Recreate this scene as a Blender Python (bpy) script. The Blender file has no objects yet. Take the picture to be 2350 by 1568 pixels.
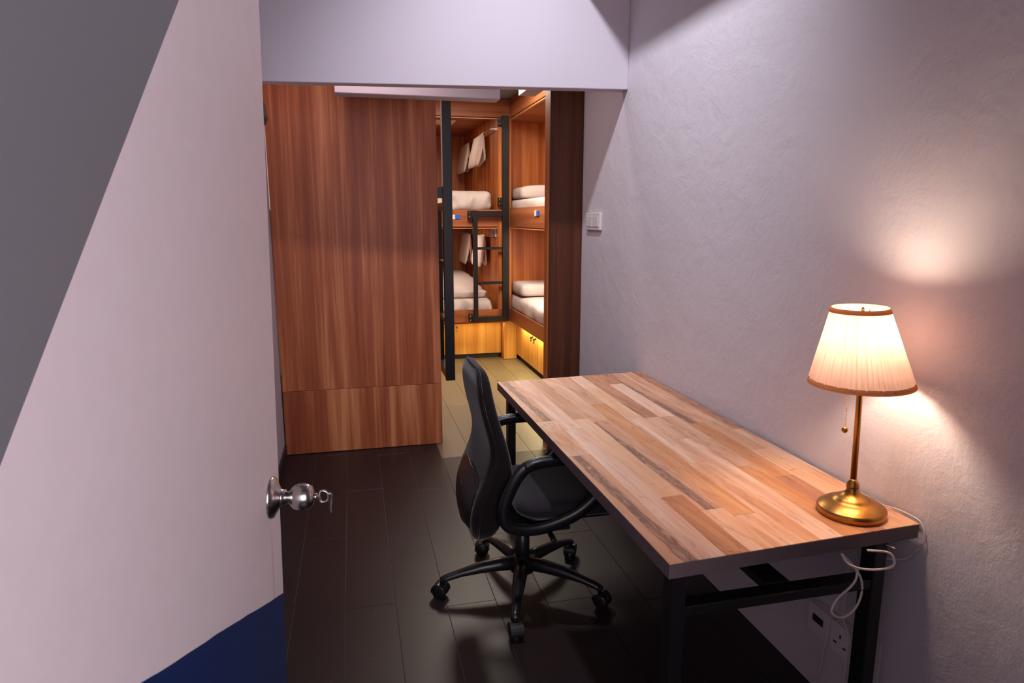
import bpy, bmesh, math, random
from mathutils import Vector, Matrix, noise
random.seed(7)
S = bpy.context.scene
COL = S.collection
PI = math.pi

# ------------------------------------------------------------------ camera, world, light, exposure
F_PX, YAW, PITCH, ROLL, CAM_H = 1522.4, 0.2340, 0.1842, -0.0007, 1.5445
cam = bpy.data.cameras.new('camera'); cam.sensor_width = 36.0; cam.sensor_fit = 'HORIZONTAL'
cam.lens = F_PX / 2350 * 36; cam.clip_start = .02
co = bpy.data.objects.new('camera', cam); COL.objects.link(co)
fw = Vector((math.sin(YAW)*math.cos(PITCH), math.cos(YAW)*math.cos(PITCH), -math.sin(PITCH)))
rt = Vector((math.cos(YAW), -math.sin(YAW), 0)); up = rt.cross(fw)
r2 = math.cos(ROLL)*rt + math.sin(ROLL)*up; u2 = -math.sin(ROLL)*rt + math.cos(ROLL)*up
co.matrix_world = Matrix(((r2.x, u2.x, -fw.x, 0), (r2.y, u2.y, -fw.y, 0), (r2.z, u2.z, -fw.z, CAM_H), (0, 0, 0, 1)))
S.camera = co

S.view_settings.view_transform = 'Standard'; S.view_settings.look = 'None'
S.view_settings.gamma = 1; S.view_settings.use_curve_mapping = False
S.view_settings.exposure = 0.0

w = bpy.data.worlds.new('world'); S.world = w; w.use_nodes = True
w.node_tree.nodes['Background'].inputs[0].default_value = (.30, .28, .34, 1)
w.node_tree.nodes['Background'].inputs[1].default_value = .05

def area(name, loc, size, power, color, rot=(0, 0, 0), size_y=None, shape=None, spread=None):
    l = bpy.data.lights.new(name, 'AREA'); l.energy = power; l.color = color; l.size = size
    if size_y: l.shape = 'RECTANGLE'; l.size_y = size_y
    if shape: l.shape = shape
    if spread: l.spread = spread
    o = bpy.data.objects.new(name, l); COL.objects.link(o); o.location = loc; o.rotation_euler = rot
    return o
COOL = (.90, .90, 1.0)
WARM = (1.0, .74, .50)
def spot(name, loc, target, power, color, size, blend, radius):
    l = bpy.data.lights.new(name, 'SPOT'); l.energy = power; l.color = color; l.spot_size = math.radians(size); l.spot_blend = blend; l.shadow_soft_size = radius
    o = bpy.data.objects.new(name, l); COL.objects.link(o); o.location = loc
    o.rotation_euler = (Vector(target)-Vector(loc)).to_track_quat('-Z', 'Y').to_euler(); return o
spot('desk_room_ceiling_spot', (.464, 2.17, 3.65), (1.30, 3.50, .9), 215, COOL, 98, 1.0, .07)
area('corridor_fill', (.33, -1.15, 1.75), 1.35, 56, (.98, .90, 1.0), rot=(math.radians(90), 0, 0), size_y=1.7)  # broad fill added behind the camera, for an assumed lit corridor
area('bunk_room_ceiling_light', (1.08, 5.55, 2.70), .5, 62, (1.0, .88, .74), size_y=.9)
area('bunk_rail_strip_back', (1.08, 7.02, .419), 1.0, 1.7, (1.0, .86, .36), size_y=.03)
area('bunk_rail_strip_right', (1.676, 5.75, .436), .03, 14, (1.0, .88, .38), size_y=2.0)
area('passage_fill', (.10, 3.87, 2.72), .5, 7.5, (1.0, .80, .76), size_y=.1)  # added fill without a fitting, brightens panel top and wall behind the beam
BERTH = [(2.05, 6.0, 2.54), (2.05, 6.0, 1.44), (1.0, 7.7, 2.59), (1.0, 7.7, 1.46)]
for k, p in enumerate(BERTH): area('assumed_berth_light', p, .3, (4.5, 19, 2.8, 5.0)[k], (1.0, .86, .72))  # assumed lamps out of view, added to brighten the bed interiors

# ------------------------------------------------------------------ mesh helpers
class MB:
    def __init__(s): s.v = []; s.f = []; s.sm = []; s.uv = None
    def add(s, vs, fs, smooth=False):
        n = len(s.v); s.v += [Vector(v) for v in vs]
        for f in fs: s.f.append([i+n for i in f]); s.sm.append(smooth)
        return s
    def box(s, x0, x1, y0, y1, z0, z1):
        vs = [(x, y, z) for x in (x0, x1) for y in (y0, y1) for z in (z0, z1)]
        return s.add(vs, [(0,1,3,2),(4,6,7,5),(0,4,5,1),(2,3,7,6),(0,2,6,4),(1,5,7,3)])
    def bbox(s, x0, x1, y0, y1, z0, z1, b=.002):       # bevelled box
        bm = bmesh.new(); t = MB().box(x0, x1, y0, y1, z0, z1)
        vs = [bm.verts.new(v) for v in t.v]
        for f in t.f: bm.faces.new([vs[i] for i in f])
        bmesh.ops.bevel(bm, geom=bm.edges[:], offset=b, segments=1, affect='EDGES', profile=.5)
        bmesh.ops.recalc_face_normals(bm, faces=bm.faces[:])
        bm.verts.index_update()
        s.add([v.co.copy() for v in bm.verts], [[v.index for v in f.verts] for f in bm.faces]); bm.free(); return s
    def prism(s, poly, axis, a, b):                    # poly of 2D points extruded along axis
        def P(p, t): return {'x': (t, p[0], p[1]), 'y': (p[0], t, p[1]), 'z': (p[0], p[1], t)}[axis]
        n = len(poly)
        return s.add([P(p, a) for p in poly]+[P(p, b) for p in poly],
                     [list(range(n))[::-1], list(range(n, 2*n))]+[(i, (i+1) % n, (i+1) % n+n, i+n) for i in range(n)])
    def lathe(s, prof, c=(0, 0, 0), n=40, smooth=True, caps=True):   # prof: (r,z)
        vs = []; fs = []
        for r, z in prof:
            for k in range(n):
                a = 2*PI*k/n; vs.append((c[0]+r*math.cos(a), c[1]+r*math.sin(a), c[2]+z))
        m = len(prof)
        for i in range(m-1):
            for k in range(n): fs.append((i*n+k, i*n+(k+1) % n, (i+1)*n+(k+1) % n, (i+1)*n+k))
        if caps: fs.append(list(range(n))[::-1]); fs.append([(m-1)*n+k for k in range(n)])
        return s.add(vs, fs, smooth)
    def loft(s, rings, smooth=True, caps=True, closed=False):
        n = len(rings[0]); vs = [p for r in rings for p in r]; fs = []; m = len(rings)
        for i in range(m if closed else m-1):
            j = (i+1) % m
            for k in range(n): fs.append((i*n+k, i*n+(k+1) % n, j*n+(k+1) % n, j*n+k))
        if caps and not closed: fs.append(list(range(n))[::-1]); fs.append([(m-1)*n+k for k in range(n)])
        return s.add(vs, fs, smooth)
    def tube(s, pts, r, n=10, closed=False, ry=None, up=(0, 0, 1), smooth=True, taper=None):
        pts = [Vector(p) for p in pts]; m = len(pts); rings = []; ry = ry or r; up = Vector(up)
        for i, p in enumerate(pts):
            a = pts[(i-1) % m] if (closed or i > 0) else p
            b = pts[(i+1) % m] if (closed or i < m-1) else p
            t = (b-a).normalized(); sd = t.cross(up)
            if sd.length < 1e-4: sd = t.cross(Vector((1, 0, .01)))
            sd.normalize(); u = sd.cross(t)
            k = taper[i] if taper else 1
            rings.append([p+sd*math.cos(2*PI*q/n)*r*k+u*math.sin(2*PI*q/n)*ry*k for q in range(n)])
        return s.loft(rings, smooth, True, closed)
    def move(s, M):
        s.v = [M @ v for v in s.v]; return s

def spline(pts, k=6, closed=False):                    # Catmull-Rom
    pts = [Vector(p) for p in pts]; n = len(pts); out = []
    for i in range(n if closed else n-1):
        p0 = pts[(i-1) % n] if closed or i > 0 else pts[i]*2-pts[i+1]
        p1 = pts[i]; p2 = pts[(i+1) % n]
        p3 = pts[(i+2) % n] if closed or i < n-2 else p2*2-p1
        for j in range(k):
            t = j/k
            out.append(.5*((2*p1)+(p2-p0)*t+(2*p0-5*p1+4*p2-p3)*t*t+(3*p1-p0-3*p2+p3)*t**3))
    if not closed: out.append(pts[-1])
    return out

def root_loc(p):
    while p.parent: p = p.parent
    return p.location
def obj(name, mb, mat, parent=None, bevel=0, subsurf=0, local=False, label=None):
    off = Vector((0, 0, 0)) if (parent is None or local) else root_loc(parent)
    me = bpy.data.meshes.new(name); me.from_pydata([v-off for v in mb.v], [], mb.f)
    for p, sm in zip(me.polygons, mb.sm): p.use_smooth = sm
    bm = bmesh.new(); bm.from_mesh(me); bmesh.ops.recalc_face_normals(bm, faces=bm.faces[:]); bm.to_mesh(me); bm.free()
    me.materials.append(mat)
    o = bpy.data.objects.new(name, me); COL.objects.link(o)
    if parent: o.parent = parent
    if bevel:
        b = o.modifiers.new('bevel', 'BEVEL'); b.width = bevel; b.segments = 2; b.limit_method = 'ANGLE'; b.angle_limit = math.radians(40)
    if subsurf:
        m = o.modifiers.new('sub', 'SUBSURF'); m.levels = subsurf; m.render_levels = subsurf
    if label: o['label'] = label
    return o
def thing(name, label, cat, loc=(0, 0, 0), rotz=0, group=None):
    o = bpy.data.objects.new(name, None); COL.objects.link(o); o.location = loc; o.rotation_euler = (0, 0, rotz)
    o.empty_display_size = .1
    return tag(o, label, cat, group)
def tag(o, label, cat, group=None):
    o['label'] = label; o['category'] = cat
    if group: o['group'] = group
    return o
def struct(o): o['kind'] = 'structure'; return o

# ------------------------------------------------------------------ materials
def s2l(c):
    return tuple(((v/255)/12.92 if v/255 <= .04045 else ((v/255+.055)/1.055)**2.4) for v in c)+(1,)
class NT:
    def __init__(s, name):
        s.m = bpy.data.materials.new(name); s.m.use_nodes = True; s.t = s.m.node_tree
        s.b = s.t.nodes['Principled BSDF']
    def n(s, typ, **kw):
        o = s.t.nodes.new(typ)
        for k, v in kw.items(): setattr(o, k, v)
        return o
    def l(s, a, b): s.t.links.new(a, b)
    def val(s, node, i, v):
        if hasattr(v, 'is_linked') or isinstance(v, bpy.types.NodeSocket): s.l(v, node.inputs[i])
        else: node.inputs[i].default_value = v
    def math(s, op, a, b=0.0, clamp=False):
        o = s.n('ShaderNodeMath', operation=op, use_clamp=clamp); s.val(o, 0, a); s.val(o, 1, b); return o.outputs[0]
    def mix(s, f, a, b):
        o = s.n('ShaderNodeMix', data_type='RGBA'); s.val(o, 0, f); s.val(o, 6, a); s.val(o, 7, b); return o.outputs[2]
    def coord(s, kind='Object', scale=(1, 1, 1), loc=(0, 0, 0)):
        c = s.n('ShaderNodeTexCoord'); m = s.n('ShaderNodeMapping')
        m.inputs['Scale'].default_value = scale; m.inputs['Location'].default_value = loc
        s.l(c.outputs[kind], m.inputs[0]); return m.outputs[0]
    def noise(s, vec, scale, detail=4, rough=.55, dist=0):
        o = s.n('ShaderNodeTexNoise'); s.l(vec, o.inputs['Vector']); o.inputs['Scale'].default_value = scale
        o.inputs['Detail'].default_value = detail; o.inputs['Roughness'].default_value = rough
        o.inputs['Distortion'].default_value = dist; return o.outputs[0]
    def ramp(s, f, stops):
        o = s.n('ShaderNodeValToRGB'); e = o.color_ramp.elements
        while len(e) < len(stops): e.new(.5)
        for el, (p, c) in zip(e, stops): el.position = p; el.color = c if len(c) == 4 else c+(1,)
        s.l(f, o.inputs[0]); return o.outputs[0]
    def bump(s, h, strength=.2, dist=.01):
        o = s.n('ShaderNodeBump'); s.l(h, o.inputs['Height']); o.inputs['Strength'].default_value = strength
        o.inputs['Distance'].default_value = dist; s.l(o.outputs[0], s.b.inputs['Normal']); return o
    def set(s, color=None, rough=None, metal=None, spec=None):
        if color is not None: s.val(s.b, 'Base Color', color)
        if rough is not None: s.val(s.b, 'Roughness', rough)
        if metal is not None: s.b.inputs['Metallic'].default_value = metal
        if spec is not None: s.b.inputs['Specular IOR Level'].default_value = spec
        return s

def plain(name, c, rough=.5, metal=0, spec=.5, var=.06, nscale=30, bump=0):
    t = NT(name); v = t.coord(); n = t.noise(v, nscale)
    c = s2l(c); lo = tuple(x*(1-var) for x in c[:3])+(1,); hi = tuple(min(1, x*(1+var)) for x in c[:3])+(1,)
    t.set(t.mix(n, lo, hi), rough, metal, spec)
    if bump: t.bump(n, bump, .002)
    return t.m

def plaster(name, c, amt=.25):
    t = NT(name); v = t.coord()
    big = t.noise(v, 1.3, 3); mid = t.noise(v, 7, 6, .6, .4); fine = t.noise(v, 60, 3, .6)
    c = s2l(c); col = t.mix(big, tuple(x*.97 for x in c[:3])+(1,), tuple(min(1, x*1.03) for x in c[:3])+(1,))
    h = t.math('ADD', t.math('MULTIPLY', mid, 1.0), t.math('MULTIPLY', fine, .18))
    t.set(col, .62, 0, .3); t.bump(h, amt, .012); return t.m

def wood(name, dark, mid, light, grain='z', scale=1.0, rough=.42, seed=0.0, contrast=1.0):
    """laminate with straight streaky grain along an axis"""
    t = NT(name)
    st = {'z': (9, 9, .35), 'x': (.35, 9, 9), 'y': (9, .35, 9)}[grain]
    v = t.coord(scale=tuple(a*scale for a in st), loc=(seed, seed*1.7, seed*.6))
    st2 = {'z': (60, 60, 1.2), 'x': (1.2, 60, 60), 'y': (60, 1.2, 60)}[grain]
    v2 = t.coord(scale=tuple(a*scale for a in st2), loc=(seed, 0, 0))
    a = t.noise(v, 1.0, 5, .62, .5); b = t.noise(v2, 1.0, 3, .6)
    st3 = {'z': (22, 22, .5), 'x': (.5, 22, 22), 'y': (22, .5, 22)}[grain]
    c3 = t.noise(t.coord(scale=tuple(q*scale for q in st3), loc=(seed*2, 3, 1)), 1.0, 2, .5, .8)
    m = t.math('ADD', t.math('MULTIPLY', a, .62), t.math('ADD', t.math('MULTIPLY', b, .16), t.math('MULTIPLY', c3, .22)))
    w_ = .12/contrast
    col = t.ramp(m, [(.5-w_, s2l(dark)), (.5, s2l(mid)), (.5+w_, s2l(light))])
    t.set(col, rough, 0, .35); t.bump(b, .06, .001); return t.m

M = {}
M['wall'] = plaster('white plaster wall', (210, 203, 209), .55)
M['wall_smooth'] = plaster('smooth white paint', (194, 186, 195), .05)
M['ceiling'] = plaster('ceiling paint', (120, 118, 122), .05)  # unseen ceiling toned down to cut bounce light
M['corridor'] = plaster('low bounce corridor grey', (104, 100, 106), .05)  # unseen walls toned grey to cut bounce light
M['ceiling_grey'] = plaster('grey ceiling paint', (120, 128, 128), .05)
M['panel'] = wood('walnut laminate', (130, 62, 34), (160, 85, 49), (204, 131, 86), 'z', 1.0, .45, 1.3)
M['panel_low'] = wood('walnut laminate lower', (130, 62, 34), (160, 85, 49), (204, 131, 86), 'z', 1.0, .45, 9.1)
M['panel_dark'] = wood('dark brown laminate', (62, 31, 17), (84, 44, 25), (108, 60, 35), 'z', 1.0, .45, 6.1)  # darker brown than the other laminates
M['cab'] = wood('light cabinet laminate', (176, 112, 52), (200, 136, 70), (222, 164, 92), 'z', 1.0, .42, 7.7)
M['bunk_v'] = wood('bunk laminate upright grain', (150, 78, 34), (184, 104, 50), (210, 134, 72), 'z', 1.0, .42, 4.2)
M['bunk_h'] = wood('bunk laminate level grain', (128, 70, 40), (156, 90, 54), (178, 110, 68), 'x', 1.0, .42, 2.2)
M['bunk_y'] = wood('bunk laminate side grain', (128, 70, 40), (156, 90, 54), (178, 110, 68), 'y', 1.0, .42, 5.2)
M['lip'] = plain('laminate edge', (205, 150, 100), .4)
M['black'] = plain('black painted steel', (13, 13, 15), .38, 0, .5)
M['desk_black'] = plain('black desk steel', (17, 16, 18), .42, 0, .45)
M['desk_edge'] = plain('black brown edge band', (92, 78, 81), .5, 0, .4)
M['sheet'] = plain('white cotton', (196, 180, 174), .85, 0, .1, .04, 12, .1)
M['towel'] = plain('cream terry towel', (226, 206, 194), .95, 0, .05, .06, 90, .3)
M['brass'] = plain('brushed brass', (176, 128, 66), .33, 1, .5, .05, 200)
M['steel'] = plain('satin steel', (190, 184, 180), .24, 1, .5, .03, 100)
M['plastic'] = plain('black nylon', (21, 20, 23), .34, 0, .5)
M['plastic_white'] = plain('white plastic', (222, 214, 214), .4, 0, .5)
M['cord'] = plain('white cord', (222, 208, 198), .5)
M['slot'] = plain('socket slot', (20, 18, 18), .6)
M['seam'] = plain('floor seam filler', (96, 82, 80), .7)
M['blue'] = plain('blue tag', (30, 96, 190), .4)
M['grey_box'] = plain('dark grey housing', (62, 62, 66), .45)
M['baseboard'] = plain('dark skirting', (42, 34, 34), .5)

def fabric(name, c):
    t = NT(name); v = t.coord(); n = t.noise(v, 900, 2); n2 = t.noise(v, 8, 3)
    c = s2l(c)
    t.set(t.mix(n, tuple(x*.6 for x in c[:3])+(1,), tuple(x*1.5 for x in c[:3])+(1,)), .92, 0, .15)
    t.b.inputs['Sheen Weight'].default_value = .25; t.b.inputs['Sheen Roughness'].default_value = .4
    t.bump(t.math('ADD', n, t.math('MULTIPLY', n2, .3)), .25, .001); return t.m
M['fabric'] = fabric('black woven fabric', (26, 19, 21))
M['seat_fabric'] = fabric('dark grey seat fabric', (40, 36, 40))

def floor_mat(name, ca, cb):
    t = NT(name); v = t.coord(scale=(30, 2, 1)); g = t.noise(v, 1, 4)
    oi = t.n('ShaderNodeObjectInfo'); r = oi.outputs['Random']
    f = t.noise(t.coord(), 260, 2)
    a = t.math('ADD', t.math('MULTIPLY', g, .6), t.math('MULTIPLY', r, .4))
    col = t.mix(a, s2l(ca), s2l(cb))
    sp = t.ramp(t.noise(t.coord(), 75, 1), [(.76, (0, 0, 0)), (.80, (1, 1, 1))])
    col = t.mix(t.math('MULTIPLY', sp, .25), col, s2l((170, 160, 155)))
    t.set(col, t.math('ADD', .34, t.math('MULTIPLY', f, .16)), 0, .38); t.bump(f, .12, .001); return t.m
M['floor'] = floor_mat('dark brown vinyl plank', (25, 15, 17), (38, 25, 26))
M['floor_lit'] = floor_mat('vinyl plank in bunk light', (96, 82, 66), (114, 98, 78))  # same planks, with the bunk-room light put into their colour

# painted door: white with a grey field towards the hinge and a navy foot
def door_mat():
    t = NT('painted door'); tc = t.n('ShaderNodeTexCoord'); sp = t.n('ShaderNodeSeparateXYZ'); t.l(tc.outputs['Object'], sp.inputs[0])
    s_, z_ = sp.outputs[0], sp.outputs[2]
    n = t.noise(t.coord(), 22, 3); n1 = t.noise(t.coord(), 3.0, 3)
    wob = t.math('MULTIPLY', t.math('SUBTRACT', n1, .5), .012)
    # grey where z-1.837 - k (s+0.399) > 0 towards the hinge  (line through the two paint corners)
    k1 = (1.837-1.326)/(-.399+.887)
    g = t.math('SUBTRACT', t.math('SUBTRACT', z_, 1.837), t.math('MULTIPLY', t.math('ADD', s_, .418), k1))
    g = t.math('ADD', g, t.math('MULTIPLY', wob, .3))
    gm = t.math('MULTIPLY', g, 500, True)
    k2 = (.727-1.022)/(-.0249+.702)
    b = t.math('SUBTRACT', t.math('SUBTRACT', z_, .727), t.math('MULTIPLY', t.math('ADD', s_, .0249), k2))
    b = t.math('ADD', b, wob)
    bm_ = t.math('MULTIPLY', b, -500, True)
    white = t.mix(n, s2l((226, 212, 214)), s2l((234, 221, 223)))
    # faint rusty run below the knob rose
    ds = t.math('ABSOLUTE', t.math('ADD', t.math('SUBTRACT', s_, -.080), t.math('MULTIPLY', t.math('SUBTRACT', n1, .5), .01)))
    st = t.math('SUBTRACT', 1, t.math('MULTIPLY', ds, 90), True)
    below = t.math('MULTIPLY', t.math('MULTIPLY', t.math('SUBTRACT', .92, z_), 20, True), .30)
    white = t.mix(t.math('MULTIPLY', st, below), white, s2l((150, 110, 100)))
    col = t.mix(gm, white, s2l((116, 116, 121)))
    col = t.mix(bm_, col, s2l((14, 40, 92)))
    t.set(col, .5, 0, .35); t.bump(t.noise(t.coord(), 160, 3), .1, .001); return t.m
M['door'] = door_mat()

# lampshade: pleated cloth lit from inside
def shade_mat():
    t = NT('pleated cloth shade'); nt = t.t
    tr = t.n('ShaderNodeBsdfTranslucent'); di = t.n('ShaderNodeBsdfDiffuse'); mx = t.n('ShaderNodeMixShader')
    n = t.noise(t.coord(scale=(60, 60, 1)), 1, 3)
    c = t.mix(n, s2l((236, 214, 200)), s2l((250, 236, 224)))
    c2 = t.mix(n, s2l((104, 83, 74)), s2l((130, 107, 96)))
    t.l(c2, tr.inputs[0]); t.l(c, di.inputs[0]); mx.inputs[0].default_value = .5
    t.l(di.outputs[0], mx.inputs[1]); t.l(tr.outputs[0], mx.inputs[2])
    t.l(mx.outputs[0], nt.nodes['Material Output'].inputs[0]); return t.m
M['shade'] = shade_mat()
def trim_mat():
    t = NT('shade binding tape'); nt = t.t
    tr = t.n('ShaderNodeBsdfTranslucent'); di = t.n('ShaderNodeBsdfDiffuse'); mx = t.n('ShaderNodeMixShader')
    n = t.noise(t.coord(), 80); c = t.mix(n, s2l((250, 186, 116)), s2l((255, 200, 132)))
    t.l(c, tr.inputs[0]); t.l(c, di.inputs[0]); mx.inputs[0].default_value = .22
    t.l(di.outputs[0], mx.inputs[1]); t.l(tr.outputs[0], mx.inputs[2])
    t.l(mx.outputs[0], nt.nodes['Material Output'].inputs[0]); return t.m
M['tape'] = trim_mat()
t = NT('bulb glow'); t.set((1, .9, .75, 1), .4); t.b.inputs['Emission Color'].default_value = (1, .76, .57, 1)
t.b.inputs['Emission Strength'].default_value = 270; M['bulb'] = t.m
t = NT('led glow'); t.set((1, .8, .5, 1), .4); t.b.inputs['Emission Color'].default_value = (1, .62, .16, 1)
t.b.inputs['Emission Strength'].default_value = 6; M['led'] = t.m
t = NT('ceiling light glow'); t.set((1, 1, 1, 1), .4); t.b.inputs['Emission Color'].default_value = (1, .93, .95, 1)
t.b.inputs['Emission Strength'].default_value = 6; M['ceil_glow'] = t.m

# ------------------------------------------------------------------ the room
XW, XL = 1.441, -.49          # right and left walls of the desk room
CZ = 3.75                      # its ceiling
YB = 9.2
fl = struct(obj('floor', MB().box(-1.2, 3.0, -1.6, YB+.2, -.06, -.004), M['seam']))
def plank_floor():
    W_ = .2; x = -.49; i = 0
    xs = [-.49]
    while xs[-1] < 2.9: xs.append(xs[-1]+W_)
    done = {}
    for i in range(len(xs)-1):
        x0 = xs[i]; L = 1.2; y = -1.2+((i*.47+.15) % 1.0)*L-L
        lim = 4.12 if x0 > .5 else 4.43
        while y < 7.3:
            y0, y1 = max(y, -1.5), min(y+L, 7.32)
            if y0 < lim < y1: y1 = lim; L2 = lim-y
            else: L2 = L
            y += L2
            if y1-y0 < .05: continue
            if x0 > 1.42 and y1 < 4.3: continue
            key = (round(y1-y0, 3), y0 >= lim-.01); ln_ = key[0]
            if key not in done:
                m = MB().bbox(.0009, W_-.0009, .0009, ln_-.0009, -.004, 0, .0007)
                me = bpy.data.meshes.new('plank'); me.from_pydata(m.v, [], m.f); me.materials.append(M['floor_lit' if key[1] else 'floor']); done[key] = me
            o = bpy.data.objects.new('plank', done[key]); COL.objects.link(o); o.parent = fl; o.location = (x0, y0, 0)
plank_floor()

struct(obj('wall_right', MB().box(XW, XW+.12, -1.5, 4.20, 0, CZ), M['wall']))
struct(obj('wall_right_return', MB().box(XW+.12, 2.9, 4.10, 4.20, 0, CZ), M['wall']))
struct(obj('wall_left', MB().box(XL-.12, XL, -1.5, YB, 0, CZ), M['wall_smooth']))
struct(obj('wall_rear', MB().box(XL-.12, XW+.12, -1.6, -1.5, 0, CZ), M['corridor']))
struct(obj('wall_far', MB().box(XL-.12, 3.0, YB, YB+.1, 0, CZ), M['wall']))
struct(obj('wall_bunk_side', MB().box(2.9, 3.0, 4.10, YB, 0, CZ), M['wall']))
struct(obj('ceiling', MB().box(XL-.12, XW+.12, -1.6, 3.60, CZ, CZ+.1), M['ceiling']))
struct(obj('ceiling_bunk', MB().box(XL-.12, 3.0, 3.45, YB, 2.74, 2.84), M['ceiling_grey']))
# doorway wall beside the camera
struct(obj('wall_doorway', MB().box(XL, -.34, .40, .50, 0, CZ).box(.61, XW, .30, .38, 0, CZ).box(-.34, .61, .30, .38, 3.2, CZ), M['corridor']))
# beam between desk room and bunk room, slightly skewed as in the photograph
hm = MB(); ZH = 2.206
A = [(XL, 3.64), (XW, 3.42), (XW, 3.50), (XL, 3.72)]
hm.prism(A, 'z', ZH, CZ)
struct(obj('wall_header', hm, M['wall_smooth'], bevel=.004))
# boxed duct and ceiling edge over the passage
struct(obj('trim_1', MB().bbox(-.06, .885, 4.0, 4.12, 2.230, 2.74, .004), M['wall_smooth']))
struct(obj('trim_2', MB().bbox(1.325, 1.458, 4.30, 5.33, 2.49, 2.74, .004), plaster('pinkish grey trim paint', (140, 128, 132), .05)))
# soffit box along the right wall, above the picture
struct(obj('trim_3', MB().box(1.143, XW, -1.5, 3.42, 2.75, CZ), M['wall_smooth']))
struct(obj('baseboard_left', MB().bbox(XL, XL+.014, .52, 4.40, 0, .075, .002), M['baseboard']))

# ------------------------------------------------------------------ door
HX, HY = -.2836, .517                     # hinge line;  free edge at (-.17, 1.45)
az = math.radians(7)
DW = math.hypot(-.17-HX, 1.45-HY)
door = struct(bpy.data.objects.new('door_1', None)); COL.objects.link(door)
door.location = (-.202, 1.45, 0); door.rotation_euler = (.025, 0, PI/2-az)   # local x runs out along the leaf to the free edge (0)
door['label'] = 'open painted door, pinkish white with a grey field and a navy foot'
obj('door_leaf', MB().bbox(-DW, 0, 0, .042, .012, 2.12, .002), M['door'], door, local=True)
def knob_mb():
    rose = [(.0435, 0), (.0435, .002), (.041, .007), (.030, .013), (.019, .019), (.0165, .022), (.0165, .03)]
    m = MB().lathe(rose, n=36); return m
ROTD = Matrix.Rotation(PI/2, 4, 'X')       # z -> -y  (room side of the leaf)
KN = Vector((-.072, 0, .974))
def dk(mb): return mb.move(Matrix.Translation(KN) @ ROTD)
kr = obj('knob_rose', dk(knob_mb()), M['steel'], door, local=True)
obj('door_knob', dk(MB().lathe([(.0125, .026), (.0125, .037), (.0175, .040), (.024, .046), (.0275, .054), (.0285, .064), (.0270, .074), (.0225, .082), (.013, .0865), (.010, .087)], n=36)), M['steel'], door, local=True)
km = MB().lathe([(.0075, .0865), (.0075, .094)], n=16)
km.box(-.003, .003, -.0012, .0012, .094, .100)
bow = [(0, .010, .100), (.0, .012, .108), (0, .006, .115), (0, -.006, .116), (0, -.012, .109), (0, -.010, .100)]
km.tube(spline(bow, 4, True), .0030, 6, True, up=(1, 0, 0))
obj('key', dk(km), M['steel'], kr, local=True)
k2 = MB().tube(spline([(0, .006, .1155), (.001, .004, .121), (.002, -.012, .123), (.001, -.028, .120)], 4), .0032, 6)
k2.box(-.0015, .0030, -.036, -.010, .119, .1225)
obj('hanging_key', dk(k2), M['steel'], kr, local=True)
for z in (.25, 1.05, 1.9):
    obj('hinge', MB().lathe([(.007, z), (.007, z+.09)], (-DW-.004, .006, 0), n=12).box(-DW, -DW+.03, -.001, .003, z, z+.09), M['steel'], door, local=True)

# ------------------------------------------------------------------ left bunk with the big laminate end panel
LX0, LX1, LY0, LY1 = XL+.008, .553, 4.405, 6.90
lb = thing('bunk_bed', 'tall bunk unit whose plain walnut end panel faces the desk room', 'bunk bed', (.03, 4.42, 0))
ZS = .432
obj('end_panel', MB().bbox(LX0, LX1, LY0, LY0+.030, ZS+.0012, 2.735, .0012), M['panel'], lb)
obj('end_panel', MB().bbox(LX0, LX1, LY0, LY0+.030, .004, ZS-.0012, .0012), M['panel_low'], lb)
obj('end_panel', MB().bbox(LX0, LX1, LY1-.03, LY1, .002, 2.735, .0012), M['panel'], lb)
for z0, z1 in ((2.55, 2.735), (1.451, 1.63), (.446, .585)):
    obj('rail', MB().bbox(LX1-.025, LX1, LY0+.032, LY1-.032, z0, z1, .001), M['bunk_y'], lb)
for z in (1.60, .54):
    obj('bed_board', MB().bbox(LX0, LX1-.027, LY0+.032, LY1-.032, z-.02, z, .001), M['bunk_y'], lb)
for k in range(3):
    y0 = LY0+.04+k*.80
    obj('cabinet_door', MB().bbox(LX1-.13, LX1-.112, y0, y0+.79, .05, .44, .0012), M['bunk_v'], lb)

# ------------------------------------------------------------------ back bunk
BY, BX0, BX1 = 6.92, .56, 1.63
WX = 1.50
bb = thing('bunk_bed', 'bunk unit at the far end of the passage with the short black ladder', 'bunk bed', (1.1, 6.92, 0))
obj('rail', MB().bbox(BX0, BX1-.001, BY, BY+.022, 2.557, 2.735, .001), M['bunk_h'], bb)
obj('rail', MB().bbox(BX0, WX, BY, BY+.022, 1.455, 1.63, .001), M['bunk_h'], bb)
obj('rail', MB().bbox(BX0, BX1-.001, BY, BY+.022, .446, .58, .001), M['bunk_h'], bb)
for z in (2.545, 1.443):
    obj('edge_lip', MB().bbox(BX0, WX, BY+.004, BY+.022, z-.008, z, .001), M['lip'], bb)
obj('stile', MB().bbox(WX, BX1-.001, BY, BY+.022, .58, 2.557, .001), M['bunk_v'], bb)
obj('side_panel', MB().bbox(WX, WX+.02, BY+.022, 9.05, .446, 2.735, .001), M['bunk_v'], bb)
obj('side_panel', MB().bbox(BX0, BX0+.02, BY+.022, 9.05, .446, 2.735, .001), M['bunk_v'], bb)
obj('back_panel', MB().bbox(BX0+.02, WX, 9.03, 9.05, .446, 2.735, .001), M['bunk_v'], bb)
for z0, z1 in ((2.60, 2.62), (1.585, 1.605), (1.47, 1.49), (.52, .54)):
    obj('bed_board', MB().bbox(BX0+.02, WX, BY+.022, 9.03, z0, z1, .001), M['bunk_h'], bb)
cz0, cz1 = .055, .425
obj('cabinet_top', MB().box(BX0, 1.580, BY+.03, 7.6, .428, .446), M['bunk_h'], bb)
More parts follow.
